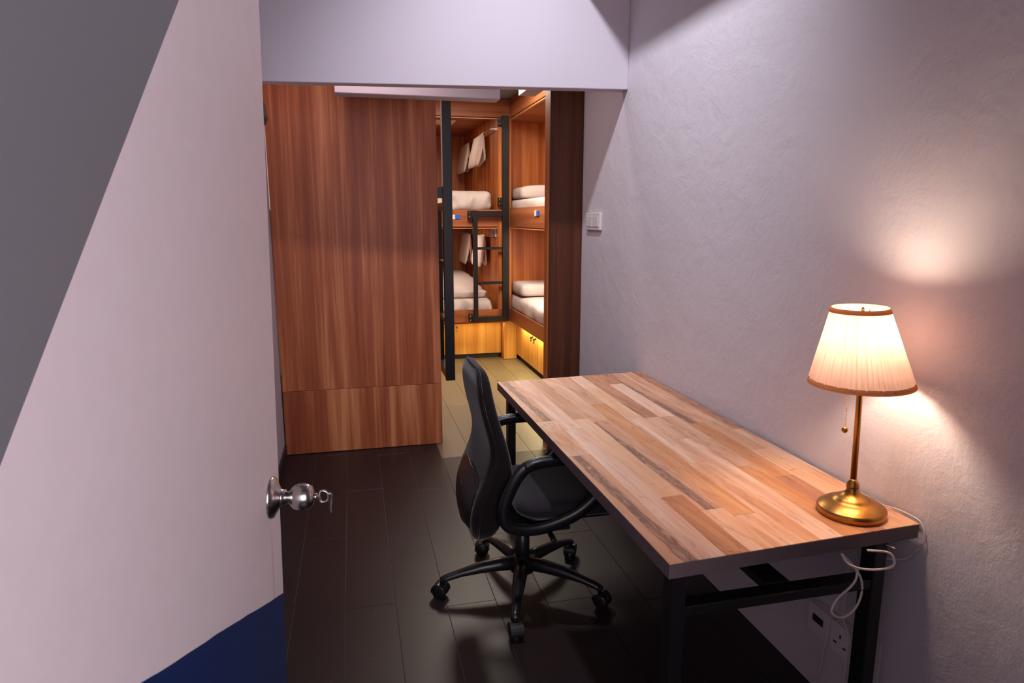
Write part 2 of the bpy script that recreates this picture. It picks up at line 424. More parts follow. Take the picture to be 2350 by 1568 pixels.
def lock(m, p, nrm):
    """cam lock with a small key; nrm is 'y' (facing -y) or 'x' (facing -x)"""
    t_ = MB().lathe([(.013, 0), (.013, .004), (.010, .010), (.010, .012)], n=14)
    t_.box(-.003, .003, -.018, .004, .012, .030); t_.tube([(0, -.018, .021), (0, -.045, .022)], .006, 6)
    R_ = Matrix.Rotation(PI/2, 4, 'X') if nrm == 'y' else Matrix.Rotation(-PI/2, 4, 'Z') @ Matrix.Rotation(PI/2, 4, 'X')
    return t_.move(Matrix.Translation(Vector(p)) @ R_)
for k, (x0, x1) in enumerate(((.60, 1.010), (1.014, 1.580))):
    d = obj('cabinet_door', MB().bbox(x0, x1, 7.15, 7.168, cz0, cz1, .0012), M['cab'], bb)
    obj('lock', lock(None, (x0+.065, 7.15, .365) if k else (x1-.06, 7.15, .365), 'y'), M['steel'], d)
obj('toe_kick', MB().box(BX0, 1.58, 7.20, 7.22, 0, cz0), M['baseboard'], bb)


# ------------------------------------------------------------------ right bunk
RX, RY0, RY1 = 1.63, 4.45, 6.92
rb = thing('bunk_bed', 'bunk unit along the right of the passage with two white made beds', 'bunk bed', (1.9, 5.8, 0))
for z0, z1 in ((2.557, 2.735), (1.455, 1.645), (.446, .585)):
    obj('rail', MB().bbox(RX, RX+.022, RY0, RY1, z0, z1, .001), M['bunk_y'], rb)
for z in (2.545, 1.443):
    obj('edge_lip', MB().bbox(RX+.004, RX+.022, RY0, RY1, z-.008, z, .001), M['lip'], rb)
obj('head_panel', MB().bbox(RX+.001, 2.72, 7.24, 7.26, .446, 2.735, .001), M['bunk_v'], rb)
obj('side_panel', MB().bbox(RX+.001, RX+.02, 6.945, 7.24, .447, 2.735, .001), M['bunk_v'], rb)
obj('side_panel', MB().bbox(2.70, 2.72, RY0, 7.24, .446, 2.735, .001), M['bunk_v'], rb)
obj('end_panel', MB().bbox(RX, 2.72, RY0-.022, RY0, .004, 2.735, .001), M['bunk_v'], rb)
for z0, z1 in ((2.552, 2.57), (1.585, 1.605), (1.452, 1.47), (.52, .54)):
    obj('bed_board', MB().bbox(RX+.022, 2.70, RY0, 7.24, z0, z1, .001), M['bunk_h'], rb)
for k, (y0, y1) in enumerate(((4.60, 5.60), (5.604, 6.28), (6.284, 7.02))):
    d = obj('cabinet_door', MB().bbox(1.73, 1.748, y0, y1, .055, .44, .0012), M['cab'], rb)
    ly = {0: 5.50, 1: 6.235, 2: 6.345}[k]
    obj('lock', lock(None, (1.73, ly, .365), 'x'), M['black'], d)
obj('corner_panel', MB().bbox(1.583, 1.729, 7.03, 7.048, .004, .445, .001), M['cab'], rb)
obj('corner_panel', MB().bbox(1.583, 1.60, 7.049, 7.20, .004, .445, .001), M['bunk_v'], rb)
obj('toe_kick', MB().box(1.77, 1.79, RY0, 7.02, 0, .055), M['baseboard'], rb)

# closet partition between passage and right wall
pt_ = thing('partition_panel', 'narrow dark brown partition standing against the right wall', 'partition', (1.33, 4.15, 0))
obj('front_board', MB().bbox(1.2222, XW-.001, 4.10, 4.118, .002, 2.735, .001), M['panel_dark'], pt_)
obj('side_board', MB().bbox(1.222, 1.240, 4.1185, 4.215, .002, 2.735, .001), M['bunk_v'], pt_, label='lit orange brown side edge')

# ------------------------------------------------------------------ ladders
lad = thing('ladder', 'short black steel ladder hung on the far bunk', 'ladder', (1.42, 6.87, .44))
obj('post', MB().bbox(1.532, 1.602, 6.85, 6.89, .455, 2.565, .003), M['black'], lad)
obj('post', MB().bbox(1.222, 1.268, 6.85, 6.89, .455, 1.62, .003), M['black'], lad)
for z, r in ((.486, .028), (1.588, .028)):
    obj('crossbar', MB().bbox(1.205, 1.60, 6.852, 6.888, z-r, z+r, .003), M['black'], lad)
for z in (.87, 1.232):
    obj('rung', MB().bbox(1.268, 1.532, 6.856, 6.884, z-.014, z+.014, .003), M['black'], lad)
for x, z in ((1.515, 2.51), (1.515, 1.712), (1.195, 1.58), (1.195, .50)):
    b = obj('bracket', MB().bbox(x-.022, x+.03, 6.858, 6.919, z-.04, z+.04, .002), M['black'], lad)
    obj('bolt', MB().lathe([(.006, 0), (.006, .004), (.003, .006)], n=10).move(Matrix.Translation((x-.012, 6.858, z+.022)) @ Matrix.Rotation(PI/2, 4, 'X')), M['steel'], b)
    obj('bolt', MB().lathe([(.006, 0), (.006, .004), (.003, .006)], n=10).move(Matrix.Translation((x-.012, 6.858, z-.022)) @ Matrix.Rotation(PI/2, 4, 'X')), M['steel'], b)
lad2 = thing('ladder', 'tall black steel ladder seen edge-on beside the large walnut panel', 'ladder', (.62, 4.7, .4))
obj('post', MB().bbox(.598, .662, 4.49, 4.53, .425, 2.60, .003), M['black'], lad2)
obj('post', MB().bbox(.598, .650, 4.95, 4.99, .425, 1.65, .003), M['black'], lad2)
for z in (.455, 1.62):
    obj('crossbar', MB().bbox(.604, .654, 4.532, 4.965, z-.028, z+.028, .003), M['black'], lad2)
for z in (.83, 1.23):
    obj('rung', MB().bbox(.612, .645, 4.532, 4.965, z-.014, z+.014, .003), M['black'], lad2)
for y, z in ((4.50, 2.51), (4.50, 1.71), (4.955, 1.60), (4.955, .48)):
    obj('bracket', MB().bbox(.5535, .604, y, y+.03, z-.035, z+.035, .002), M['black'], lad2)
tag(obj('pole', MB().tube([(.596, 4.482, 1.75), (.596, 4.482, 2.738)], .0045, 8), M['plastic_white']), 'thin white vertical conduit beside the tall black ladder post', 'pole')  # thin white tube drawn for a pale upright line

# ------------------------------------------------------------------ bedding
def soft(x0, x1, y0, y1, z0, z1, r=.05, nx=16, ny=16, nz=5, amp=.008, fr=3.0, seed=0, heap=None):
    def lin(a, b, n): return [a+(b-a)*i/n for i in range(n+1)]
    bm = bmesh.new(); g = {}
    def key(i, j, k): return (i, j, k)
    for i in range(nx+1):
        for j in range(ny+1):
            for k in range(nz+1):
                if i in (0, nx) or j in (0, ny) or k in (0, nz):
                    p = Vector((x0+(x1-x0)*i/nx, y0+(y1-y0)*j/ny, z0+(z1-z0)*k/nz))
                    q = Vector((min(max(p.x, x0+r), x1-r), min(max(p.y, y0+r), y1-r), min(max(p.z, z0+min(r, (z1-z0)*.35)), z1-min(r, (z1-z0)*.45))))
                    d = p-q
                    if d.length > 0:
                        rr = max(abs(d.x), abs(d.y), abs(d.z)); p = q+d.normalized()*rr
                    nn = noise.noise(p*fr+Vector((seed, seed, seed))); rid = abs(noise.noise(Vector((p.x*fr*1.3+seed, p.y*fr*.5, p.z*6))))
                    dirv = (p-Vector(((x0+x1)/2, (y0+y1)/2, (z0+z1)/2))).normalized()
                    p += dirv*(nn*amp+rid*amp*1.2)
                    if heap and k == nz: p.z += heap(p)
                    if k == 0: p.z = max(p.z, z0)
                    g[(i, j, k)] = bm.verts.new(p)
    def q(a, b, c, d): bm.faces.new((g[a], g[b], g[c], g[d]))
    for i in range(nx):
        for j in range(ny):
            q((i, j, 0), (i, j+1, 0), (i+1, j+1, 0), (i+1, j, 0)); q((i, j, nz), (i+1, j, nz), (i+1, j+1, nz), (i, j+1, nz))
    for i in range(nx):
        for k in range(nz):
            q((i, 0, k), (i+1, 0, k), (i+1, 0, k+1), (i, 0, k+1)); q((i, ny, k), (i, ny, k+1), (i+1, ny, k+1), (i+1, ny, k))
    for j in range(ny):
        for k in range(nz):
            q((0, j, k), (0, j, k+1), (0, j+1, k+1), (0, j+1, k)); q((nx, j, k), (nx, j+1, k), (nx, j+1, k+1), (nx, j, k+1))
    bm.verts.index_update(); m = MB(); m.add([v.co.copy() for v in bm.verts], [[v.index for v in f.verts] for f in bm.faces], True); bm.free(); return m
BED = {'far upper': None}
tag(obj('mattress', soft(.62, 1.455, 6.97, 8.98, 1.606, 1.825, .085, 44, 50, 10, .024, 9, 1), M['sheet'], subsurf=1), 'upper mattress of the far bunk under a creased white cover', 'mattress')
tag(obj('mattress', soft(.62, 1.455, 6.97, 8.98, .541, .685, .07, 44, 50, 8, .022, 8, 8), M['sheet'], subsurf=1), 'lower mattress of the far bunk, white sheet, end towards us', 'mattress')
tag(obj('blanket', soft(.66, 1.40, 7.10, 8.80, .688, .762, .05, 40, 56, 5, .034, 8, 12, heap=lambda p: .11*max(0, min(1, (p.y-7.2)/1.0))), M['sheet'], subsurf=1), 'rumpled white blanket on the lower mattress of the far bunk', 'blanket')
tag(obj('mattress', soft(1.665, 2.68, 4.55, 7.20, 1.606, 1.735, .06, 22, 44, 6, .012, 4, 3), M['sheet'], subsurf=1), 'upper mattress of the right bunk, white sheet', 'mattress')
tag(obj('pillow', soft(1.69, 2.5, 6.64, 7.20, 1.736, 1.858, .06, 24, 18, 6, .012, 4, 6, heap=lambda p: .02*math.sin(max(0, min(1, (p.x-1.69)/.6))*PI)), M['sheet'], subsurf=1), 'white pillow on the upper mattress of the right bunk', 'pillow')
tag(obj('mattress', soft(1.665, 2.68, 4.55, 7.20, .541, .725, .08, 22, 50, 8, .022, 5, 21), M['sheet'], subsurf=1), 'lower mattress of the right bunk, white sheet hanging over its side', 'mattress')
tag(obj('pillow', soft(1.69, 2.5, 6.66, 7.20, .730, .862, .06, 24, 18, 6, .010, 4, 26), M['sheet'], subsurf=1), 'white pillow on the lower mattress of the right bunk', 'pillow')
for k, p in enumerate(BERTH):  # housings for the assumed berth lamps
    bl = thing('assumed_berth_light', ('assumed unseen flat light on the ceiling of the %s bed of the %s bunk' % (('upper', 'lower')[k % 2], ('right', 'far')[k//2])), 'light', p)
    obj('housing', MB().bbox(p[0]-.17, p[0]+.17, p[1]-.17, p[1]+.17, p[2]+.002, p[2]+.0085, .002), M['plastic_white'], bl)

# towels over rods on the inner right side of the far bunk
for z, lb_ in ((2.452, 'upper'), (1.352, 'lower')):
    rd = thing('towel_rod', 'thin steel towel rod in the %s bed of the far bunk' % lb_, 'towel rod', (1.45, 8, z))
    obj('rod', MB().tube([(1.44, 6.99, z), (1.44, 9.0, z)], .006, 8), M['steel'], rd)
    for y in (7.02, 8.98):
        obj('rod_holder', MB().box(1.435, 1.499, y-.008, y+.008, z-.008, z+.008), M['steel'], rd)
def towel(y0, y1, zt, zb, flare, seed, label):
    m = MB(); rings = []; n = 12; xr = 1.44
    for i in range(n+1):
        y = y0+(y1-y0)*i/n; wv = .006*math.sin(i*1.9+seed); th = .014
        dz = .018*math.sin(seed+i*.5)
        pf = [(xr-th-flare+wv, zb+dz), (xr-th-flare*.5+wv*.6, (zb+zt)/2), (xr-th, zt-.03), (xr-.008, zt+.010), (xr+.008, zt+.010),
              (xr+th, zt-.03), (xr+th+.012, (zb+zt)/2), (xr+th+.016, zb+.05+dz), (xr+.006, zb+.05+dz), (xr+.004, (zb+zt)/2), (xr+.006, zt-.02),
              (xr-.006, zt-.02), (xr-.012, (zb+zt)/2), (xr-.004-flare*.6, zb+.03-dz)]
        rings.append([Vector((a, y, b)) for a, b in pf])
    o = tag(obj('towel', m.loft(rings), M['towel'], subsurf=1), label, 'towel', 'towels hanging in the far bunk'); return o
towel(7.36, 7.98, 2.448, 2.085, .075, 1, 'cream towel in the upper far bed, nearer to the right post')
towel(8.30, 8.92, 2.448, 2.075, .06, 2, 'cream towel in the upper far bed, left of the other towel')
towel(7.34, 7.96, 1.346, .975, .05, 4, 'cream towel in the lower far bed, behind the ladder')
towel(8.28, 8.90, 1.346, .945, .06, 3, 'cream towel in the lower far bed, left of the ladder rail')
so = thing('bed_socket', 'small grey socket box on the side panel above the lower far bed', 'socket', (1.49, 7.08, 1.39))
obj('plate', MB().bbox(1.486, 1.4995, 7.0, 7.16, 1.345, 1.44, .002), M['plastic_white'], so)
obj('switch_rocker', MB().bbox(1.481, 1.486, 7.04, 7.12, 1.365, 1.42, .002), M['grey_box'], so)
# number tags on the bed rails
for nm, x, y, z, ax in (('blue and white number tag on the far bunk middle rail', 1.05, BY, 1.555, 'y'), ('blue and white number tag on the right bunk middle rail', RX, 5.86, 1.585, 'x')):
    tg = thing('number_tag', nm, 'tag', (x, y, z))
    if ax == 'y':
        obj('plate', MB().bbox(x-.055, x-.005, y-.006, y-.0005, z-.024, z+.024, .001), M['plastic_white'], tg)
        obj('plate', MB().bbox(x-.004, x+.05, y-.008, y-.0005, z-.022, z+.022, .001), M['blue'], tg, label='blue half of the tag')
    else:
        obj('plate', MB().bbox(x-.006, x-.0005, y+.005, y+.075, z-.026, z+.026, .001), M['plastic_white'], tg)
        obj('plate', MB().bbox(x-.008, x-.0005, y-.075, y+.004, z-.024, z+.024, .001), M['blue'], tg, label='blue half of the tag')

# light fittings
lt = thing('led_strip', 'amber light strip under the rail of the far bunk', 'light strip', (1.08, 7.03, .44))
obj('strip', MB().bbox(.60, 1.57, 7.012, 7.028, .4205, .4265, .0005), M['led'], lt)
lt = thing('led_strip', 'amber light strip under the rail of the right bunk', 'light strip', (1.68, 5.7, .44))
obj('strip', MB().bbox(1.668, 1.684, 4.6, 6.88, .438, .445, .0005), M['led'], lt)
lt = thing('ceiling_light', 'flat ceiling light of the bunk room', 'light', (1.08, 5.55, 2.73))
obj('housing', MB().bbox(.80, 1.36, 5.07, 6.03, 2.722, 2.739, .003), M['plastic_white'], lt)
lt = thing('ceiling_light', 'round ceiling spot above the desk room', 'light', (.464, 2.17, 3.70))
obj('housing', MB().lathe([(.05, 3.70), (.08, 3.71), (.08, 3.749)], (.464, 2.17, 0)), M['plastic_white'], lt)

# ------------------------------------------------------------------ things on the walls
sw = thing('light_switch', 'white double light switch on the right wall beside the partition', 'switch', (XW, 3.86, 1.52))
obj('plate', MB().bbox(XW-.018, XW-.0005, 3.745, 3.985, 1.472, 1.574, .003), M['plastic_white'], sw)
for y0 in (3.765, 3.868):
    obj('switch_rocker', MB().bbox(XW-.022, XW-.018, y0, y0+.097, 1.492, 1.555, .001), M['plastic_white'], sw)
def uk_socket(y0, y1, z0, z1, label, dbl=False):
    s_ = thing('wall_socket', label, 'socket', (XW, (y0+y1)/2, z0))
    obj('back_box', MB().bbox(XW-.034, XW-.0005, y0, y1, z0, z1, .003), M['plastic_white'], s_)
    pl = obj('plate', MB().bbox(XW-.042, XW-.0345, y0-.002, y1+.002, z0-.002, z1+.002, .003), M['plastic_white'], s_)
    c = (y0+y1)/2; zc = (z0+z1)/2
    if dbl:
        for yy in (y0+.034, y1-.034):
            obj('data_port', MB().bbox(XW-.0445, XW-.0422, yy-.013, yy+.013, zc-.004, zc+.020, .001), M['slot'], pl)
    else:
        for yy, zz, a, b in ((c, zc+.014, .003, .006), (c-.020, zc-.014, .006, .003), (c+.020, zc-.014, .006, .003)):
            obj('pin_hole', MB().box(XW-.0430, XW-.0422, yy-a, yy+a, zz-b, zz+b), M['slot'], pl)
    return s_
uk_socket(1.600, 1.690, .225, .315, 'wall socket box with two dark data ports under the desk', True)
uk_socket(1.500, 1.590, .225, .315, 'wall socket box with three pin holes beside the desk leg')
gb = thing('wall_box', 'small dark grey box high on the left wall beside the walnut panel', 'box', (XL, 4.1, 2.1))
obj('housing', MB().prism([(XL+.001, 2.075), (XL+.030, 2.075), (XL+.046, 2.11), (XL+.035, 2.19), (XL+.001, 2.215)], 'y', 4.08, 4.24), M['grey_box'], gb)
obj('cover', MB().bbox(XL+.001, XL+.050, 4.07, 4.079, 2.072, 2.10, .002), M['black'], gb)

# ------------------------------------------------------------------ desk
C4 = [Vector((.688, 1.302)), Vector((1.424, 1.338)), Vector((.665, 3.105)), Vector((1.4385, 3.150))]   # near left, near right, far left, far right
def D(u, v):
    a, b, c, d = C4; return a*(1-u)*(1-v)+b*u*(1-v)+c*(1-u)*v+d*u*v
TZ = .75
desk = thing('desk', 'long desk with reclaimed-look plank top and black steel frame', 'desk', (1.05, 2.2, 0))
core = MB().prism([D(0, 0), D(1, 0), D(1, 1), D(0, 1)], 'z', TZ-.040, TZ-.0022)
obj('tabletop', core, M['desk_edge'], desk, bevel=.0015)

def desk_wood(name, light, mid, dark, dark_amt=0., band=None, cross=0., seed=0., streak=.3):
    t = NT(name); tc = t.n('ShaderNodeTexCoord'); sp = t.n('ShaderNodeSeparateXYZ'); t.l(tc.outputs['UV'], sp.inputs[0])
    U, V = sp.outputs[0], sp.outputs[1]
    oi = t.n('ShaderNodeObjectInfo'); rnd = oi.outputs['Random']
    def vec(sx, sy, off):
        cb = t.n('ShaderNodeCombineXYZ'); t.l(t.math('MULTIPLY', U, sx), cb.inputs[0]); t.l(t.math('MULTIPLY', V, sy), cb.inputs[1])
        t.l(t.math('ADD', t.math('MULTIPLY', rnd, 37.0), off), cb.inputs[2]); return cb.outputs[0]
    a = t.noise(vec(14, 1.6, seed), 1, 5, .6, .7)       # broad colour drift
    g = t.noise(vec(170, 3.0, seed+2), 1, 3, .6)        # fine grain
    k = t.noise(vec(34, 5.0, seed+5), 1, 6, .72, 1.2)   # dark flecked figure
    col = t.mix(t.ramp(a, [(.36, (0, 0, 0)), (.62, (1, 1, 1))]), s2l(light), s2l(mid))
    col = t.mix(t.math('MULTIPLY', t.ramp(g, [(.45, (0, 0, 0)), (.75, (1, 1, 1))]), .28), col, s2l(dark))
    fk = t.ramp(k, [(.58-dark_amt*.2, (0, 0, 0)), (.68-dark_amt*.2, (1, 1, 1))])
    m = t.math('MULTIPLY', fk, streak)
    if band:                                              # (centre, half width) across the plank, in metres
        e = t.math('ABSOLUTE', t.math('SUBTRACT', t.math('ADD', U, t.math('MULTIPLY', t.math('SUBTRACT', a, .5), .03)), band[0]))
        bd = t.math('MULTIPLY', t.math('SUBTRACT', t.math('ADD', band[1], t.math('MULTIPLY', t.math('SUBTRACT', k, .5), .03)), e), 200, True)
        fk2 = t.ramp(t.noise(vec(60, 9, seed+6), 1, 5, .75, 1.5), [(.34, (.15, .15, .15)), (.55, (1, 1, 1))])
        m = t.math('MAXIMUM', m, t.math('MULTIPLY', t.math('MULTIPLY', bd, fk2), .85))
    if cross:
        cx = t.ramp(t.noise(vec(16, 42, seed+9), 1, 3, .7, 1.0), [(.60, (0, 0, 0)), (.74, (1, 1, 1))])
        m = t.math('MAXIMUM', m, t.math('MULTIPLY', cx, cross))
    col = t.mix(m, col, s2l(dark))
    t.set(col, .40, 0, .38); return t.m
LT, OR_, DK, PK, BR_ = (236, 196, 168), (206, 148, 106), (112, 72, 54), (220, 176, 150), (186, 128, 92)
KINDS = {
 'pale': desk_wood('pale maple plank', (238, 202, 176), (224, 174, 144), (150, 96, 70), .1, None, 0, 1, .30),
 'light': desk_wood('light maple plank', LT, (206, 148, 108), (140, 86, 60), .15, None, 0, 3, .42),
 'orange': desk_wood('honey plank', (218, 164, 118), (198, 134, 88), (136, 78, 50), .15, None, 0, 5, .45),
 'mid': desk_wood('mixed brown plank', (220, 174, 142), (204, 152, 116), (120, 74, 56), .15, None, 0, 7, .5),
 'brown': desk_wood('brown plank', (206, 152, 116), (180, 122, 90), (104, 68, 56), .3, None, 0, 9, .6),
 'band': desk_wood('honey plank with a dark band', (224, 176, 142), (210, 154, 114), (112, 80, 70), .1, (.056, .019), 0, 11, .35),
 'dark': desk_wood('dark figured plank', (214, 164, 130), (196, 140, 106), (108, 78, 70), .2, (.030, .019), 0, 13, .5),
 'cross': desk_wood('light plank with saw marks', (232, 190, 154), (220, 170, 130), (150, 86, 56), 0, None, .7, 15, .2),
 'brcross': desk_wood('brown plank with saw marks', (212, 156, 112), (190, 126, 84), (112, 68, 50), .2, None, .8, 17, .5),
}
EDG = [0, .98, 1.83, 2.67, 3.52, 4.36, 5.20, 6.03, 6.85, 7.66, 8.45, 9]
ROWS = [
 [(.405, 'band'), (.625, 'light'), (1, 'band')],
 [(.56, 'pale'), (1, 'pale')],
 [(.190, 'brcross'), (.620, 'cross'), (1, 'mid')],
 [(.13, 'light'), (.592, 'dark'), (1, 'light')],
 [(.10, 'light'), (.44, 'orange'), (.72, 'orange'), (1, 'mid')],
 [(.31, 'light'), (.60, 'light'), (.86, 'cross'), (1, 'pale')],
 [(.437, 'light'), (.585, 'mid'), (1, 'brown')],
 [(.27, 'orange'), (.582, 'mid'), (.887, 'pale'), (1, 'brown')],
 [(.21, 'brown'), (.52, 'orange'), (1, 'dark')],
 [(.34, 'cross'), (.70, 'mid'), (1, 'light')],
 [(.46, 'light'), (1, 'brown')],
]
for i, row in enumerate(ROWS):
    v0 = 0
    for v1, kd in row:
        u0, u1 = EDG[i]/9, EDG[i+1]/9; g = .0003
        a, b, c, d = D(u0, v0), D(u1, v0), D(u1, v1), D(u0, v1)
        cen = (a+b+c+d)/4
        P4 = [p+(cen-p).normalized()*.0006 for p in (a, b, c, d)]
        m = MB().prism(P4, 'z', TZ-.0022, TZ+random.uniform(-.0002, .0001))
        o = obj('plank', m, KINDS[kd], desk)
        uv = o.data.uv_layers.new(name='UVMap')
        wd = (b-a).length; ln = (d-a).length; A3, eb, el = a, (b-a).normalized(), (d-a).normalized()
        off = root_loc(desk)
        for lp in o.data.loops:
            p = o.data.vertices[lp.vertex_index].co+off; q = Vector((p.x, p.y))-A3
            uv.data[lp.index].uv = (q.dot(eb), q.dot(el)+v0*1.8)
        v0 = v1
ZU = TZ-.041
def leg(x, y, s_=.038): return obj('leg', MB().bbox(x, x+s_, y, y+.052, .002, ZU, .003), M['desk_black'], desk)
leg(.722, 1.345); leg(1.302, 1.345); leg(.706, 3.04); leg(1.36, 3.05)
obj('crossbar', MB().bbox(.760, 1.302, 1.348, 1.396, .572, .600, .003), M['desk_black'], desk)
obj('crossbar', MB().bbox(.744, 1.36, 3.05, 3.09, .572, .600, .003), M['desk_black'], desk)
obj('centre_beam', MB().bbox(1.02, 1.09, 1.396, 3.05, .572, .600, .003), M['desk_black'], desk)
obj('bracket', MB().prism([(3.04, ZU), (3.04, ZU-.10), (2.92, ZU)], 'x', .72, .726), M['desk_black'], desk)
obj('screw', MB().lathe([(.005, 0), (.005, .002)], n=10).move(Matrix.Translation((.7195, 3.0, ZU-.03)) @ Matrix.Rotation(-PI/2, 4, 'Y')), M['steel'], desk)

# ------------------------------------------------------------------ table lamp
LXc, LYc = 1.296, 1.438
lamp = thing('table_lamp', 'lit brass table lamp with a pleated cream shade on the desk', 'lamp', (LXc, LYc, TZ))
c0 = (LXc, LYc, TZ)
obj('base', MB().lathe([(.083, .0005), (.0865, .002), (.0870, .017), (.0855, .021), (.0815, .0235), (.076, .0275), (.066, .034), (.055, .0385), (.0475, .0405), (.0445, .045), (.036, .050), (.025, .055), (.0175, .064), (.0150, .072), (.0150, .075)], c0, 64), M['brass'], lamp)
obj('collar', MB().lathe([(.0165, .075), (.0165, .080), (.0140, .088), (.0105, .094), (.0085, .099)], c0, 32), M['brass'], lamp)
obj('stem', MB().lathe([(.0082, .098), (.0075, .43), (.0075, .44)], c0, 20), M['brass'], lamp)
obj('socket', MB().lathe([(.012, .39), (.016, .395), (.016, .44), (.013, .445)], c0, 20), M['brass'], lamp)
bulb = obj('bulb', MB().lathe([(.010, .445), (.014, .462), (.022, .485), (.029, .508), (.030, .520), (.027, .534), (.018, .545), (.006, .549)], c0, 20), M['bulb'], lamp)
ZB, ZT, RB, RT = .368, .566, .126, .0665
SHX = lambda z: -.018*(z-ZB)/(ZT-ZB)
def shade_mb():
    m = MB(); n = 360; rings = []
    for j in range(9):
        t_ = j/8; z = ZB+(ZT-ZB)*t_; r = RB+(RT-RB)*t_
        ring = []
        for k in range(n):
            a = 2*PI*k/n; pl = .0022*math.sin(a*60)+.0012*math.sin(a*23+1)
            ring.append(Vector((LXc+SHX(z)+(r+pl)*math.cos(a), LYc+(r+pl)*math.sin(a), TZ+z)))
        rings.append(ring)
    return m.loft(rings, caps=False)
obj('shade', shade_mb(), M['shade'], lamp)
def band_mb(z0, z1, r0, r1, th=.0022):
    return MB().lathe([(r0-.001, z0), (r0+th, z0), (r1+th, z1), (r1-.001, z1), (r0-.001, z0)], (c0[0]+SHX((z0+z1)/2), c0[1], c0[2]), 96, caps=False)
sl = (RT-RB)/(ZT-ZB)
obj('shade_trim', band_mb(ZB-.003, ZB+.010, RB+.001, RB+sl*.013+.001), M['tape'], lamp, label='tan binding tape at the foot of the shade')
obj('shade_trim', band_mb(ZT-.009, ZT+.003, RT-sl*.012+.001, RT+.001), M['tape'], lamp, label='tan binding tape at the top of the shade')
fr = MB()
for k in range(3):
    a = k*2*PI/3+.4; fr.tube([(LXc+.012*math.cos(a), LYc+.012*math.sin(a), TZ+.5535), (LXc-.018+RT*math.cos(a), LYc+RT*math.sin(a), TZ+.562)], .0016, 6)
fr.lathe([(.012, .5515), (.012, .554), (.004, .556), (.005, .563), (.003, .569)], (LXc-.010, LYc, TZ), 14)
for s_ in (-1, 1): fr.tube(spline([(LXc, LYc+s_*.014, TZ+.44), (LXc, LYc+s_*.045, TZ+.48), (LXc-.004, LYc+s_*.036, TZ+.535), (LXc-.008, LYc+s_*.006, TZ+.551)], 5), .0014, 6)
obj('shade_frame', fr, M['brass'], lamp)
cx_, cy_ = LXc-.046, LYc-.012
ch = MB()
for k in range(26): 
    z = TZ+.405-k*.0062; ch.lathe([(.0003, -.0016), (.0014, -.0010), (.0017, 0), (.0014, .0010), (.0003, .0016)], (cx_-.0001*k, cy_, z), 8, caps=False)
ch.tube([(LXc-.012, LYc-.004, TZ+.417), (cx_, cy_, TZ+.417)], .0022, 6)
pc = obj('pull_chain', ch, M['brass'], lamp)
obj('pull_knob', MB().lathe([(.0005, -.0085), (.0045, -.0075), (.0078, -.0035), (.0085, 0), (.0075, .004), (.004, .0075), (.0015, .009)], (cx_-.003, cy_, TZ+.247), 20), M['brass'], pc)

lamp.rotation_euler = (0, -.026, 0)
# ------------------------------------------------------------------ cords
def cord(name, pts, r, label, k=8):
    o = obj(name, MB().tube(spline(pts, k), r, 8), M['cord']); return tag(o, label, 'cord')
cord('lamp_cord', [(1.372, 1.475, .7528), (1.395, 1.470, .7535), (1.418, 1.425, .758), (1.430, 1.385, .757), (1.433, 1.345, .751), (1.434, 1.328, .719), (1.433, 1.330, .694),
     (1.430, 1.349, .663), (1.425, 1.37, .633), (1.40, 1.40, .620), (1.345, 1.40, .64), (1.335, 1.36, .69), (1.330, 1.315, .704)], .0022, 'white cord running from the lamp over the rear desk corner')
cord('lamp_cord', [(1.250, 1.320, .706), (1.299, 1.305, .702), (1.317, 1.300, .682), (1.310, 1.298, .664), (1.264, 1.30, .661), (1.218, 1.305, .668), (1.191, 1.315, .680), (1.180, 1.325, .700),
     (1.190, 1.330, .692), (1.217, 1.330, .666), (1.241, 1.325, .632), (1.252, 1.325, .594), (1.243, 1.325, .551), (1.219, 1.325, .526), (1.193, 1.325, .521), (1.170, 1.325, .534),
     (1.165, 1.325, .550), (1.181, 1.325, .579), (1.211, 1.322, .606), (1.225, 1.320, .628), (1.236, 1.33, .65)], .0032, 'looped white cord hanging under the front of the desk')
cord('cable', [(1.388, 1.53, .53), (1.390, 1.529, .444), (1.392, 1.536, .382), (1.391, 1.529, .351), (1.388, 1.499, .320), (1.385, 1.490, .290), (1.388, 1.501, .239), (1.388, 1.502, .160), (1.38, 1.52, .02), (1.33, 1.55, .004)], .0026, 'thin white cable dropping past the pin socket to the floor')
cord('cable', [(1.396, 1.600, .245), (1.402, 1.597, .246), (1.400, 1.612, .195), (1.400, 1.617, .131), (1.400, 1.642, .052), (1.38, 1.67, .004), (1.33, 1.70, .004)], .0024, 'thin white cable dropping from the data ports to the floor')
tag(obj('cable_cover', MB().bbox(XW-.010, XW-.0005, 1.425, 1.440, .20, .33, .002), M['plastic_white']), 'short pale strip of cable cover on the wall behind the desk leg', 'cable cover')

# ------------------------------------------------------------------ office chair
chair = thing('office_chair', 'black swivel office chair with loop arms pulled up to the desk', 'chair', (.64, 2.50, 0))
CX, CY = .64, 2.50
def rrect(cx, cy, z, hx, hy, r, n=6):
    """rounded rectangle ring"""
    out = []
    for sx, sy, a0 in ((1, 1, 0), (-1, 1, 90), (-1, -1, 180), (1, -1, 270)):
        for k in range(n+1):
            a = math.radians(a0+90*k/n)
            out.append(Vector((cx+sx*(hx-r)+r*math.cos(a), cy+sy*(hy-r)+r*math.sin(a), z)))
    return out
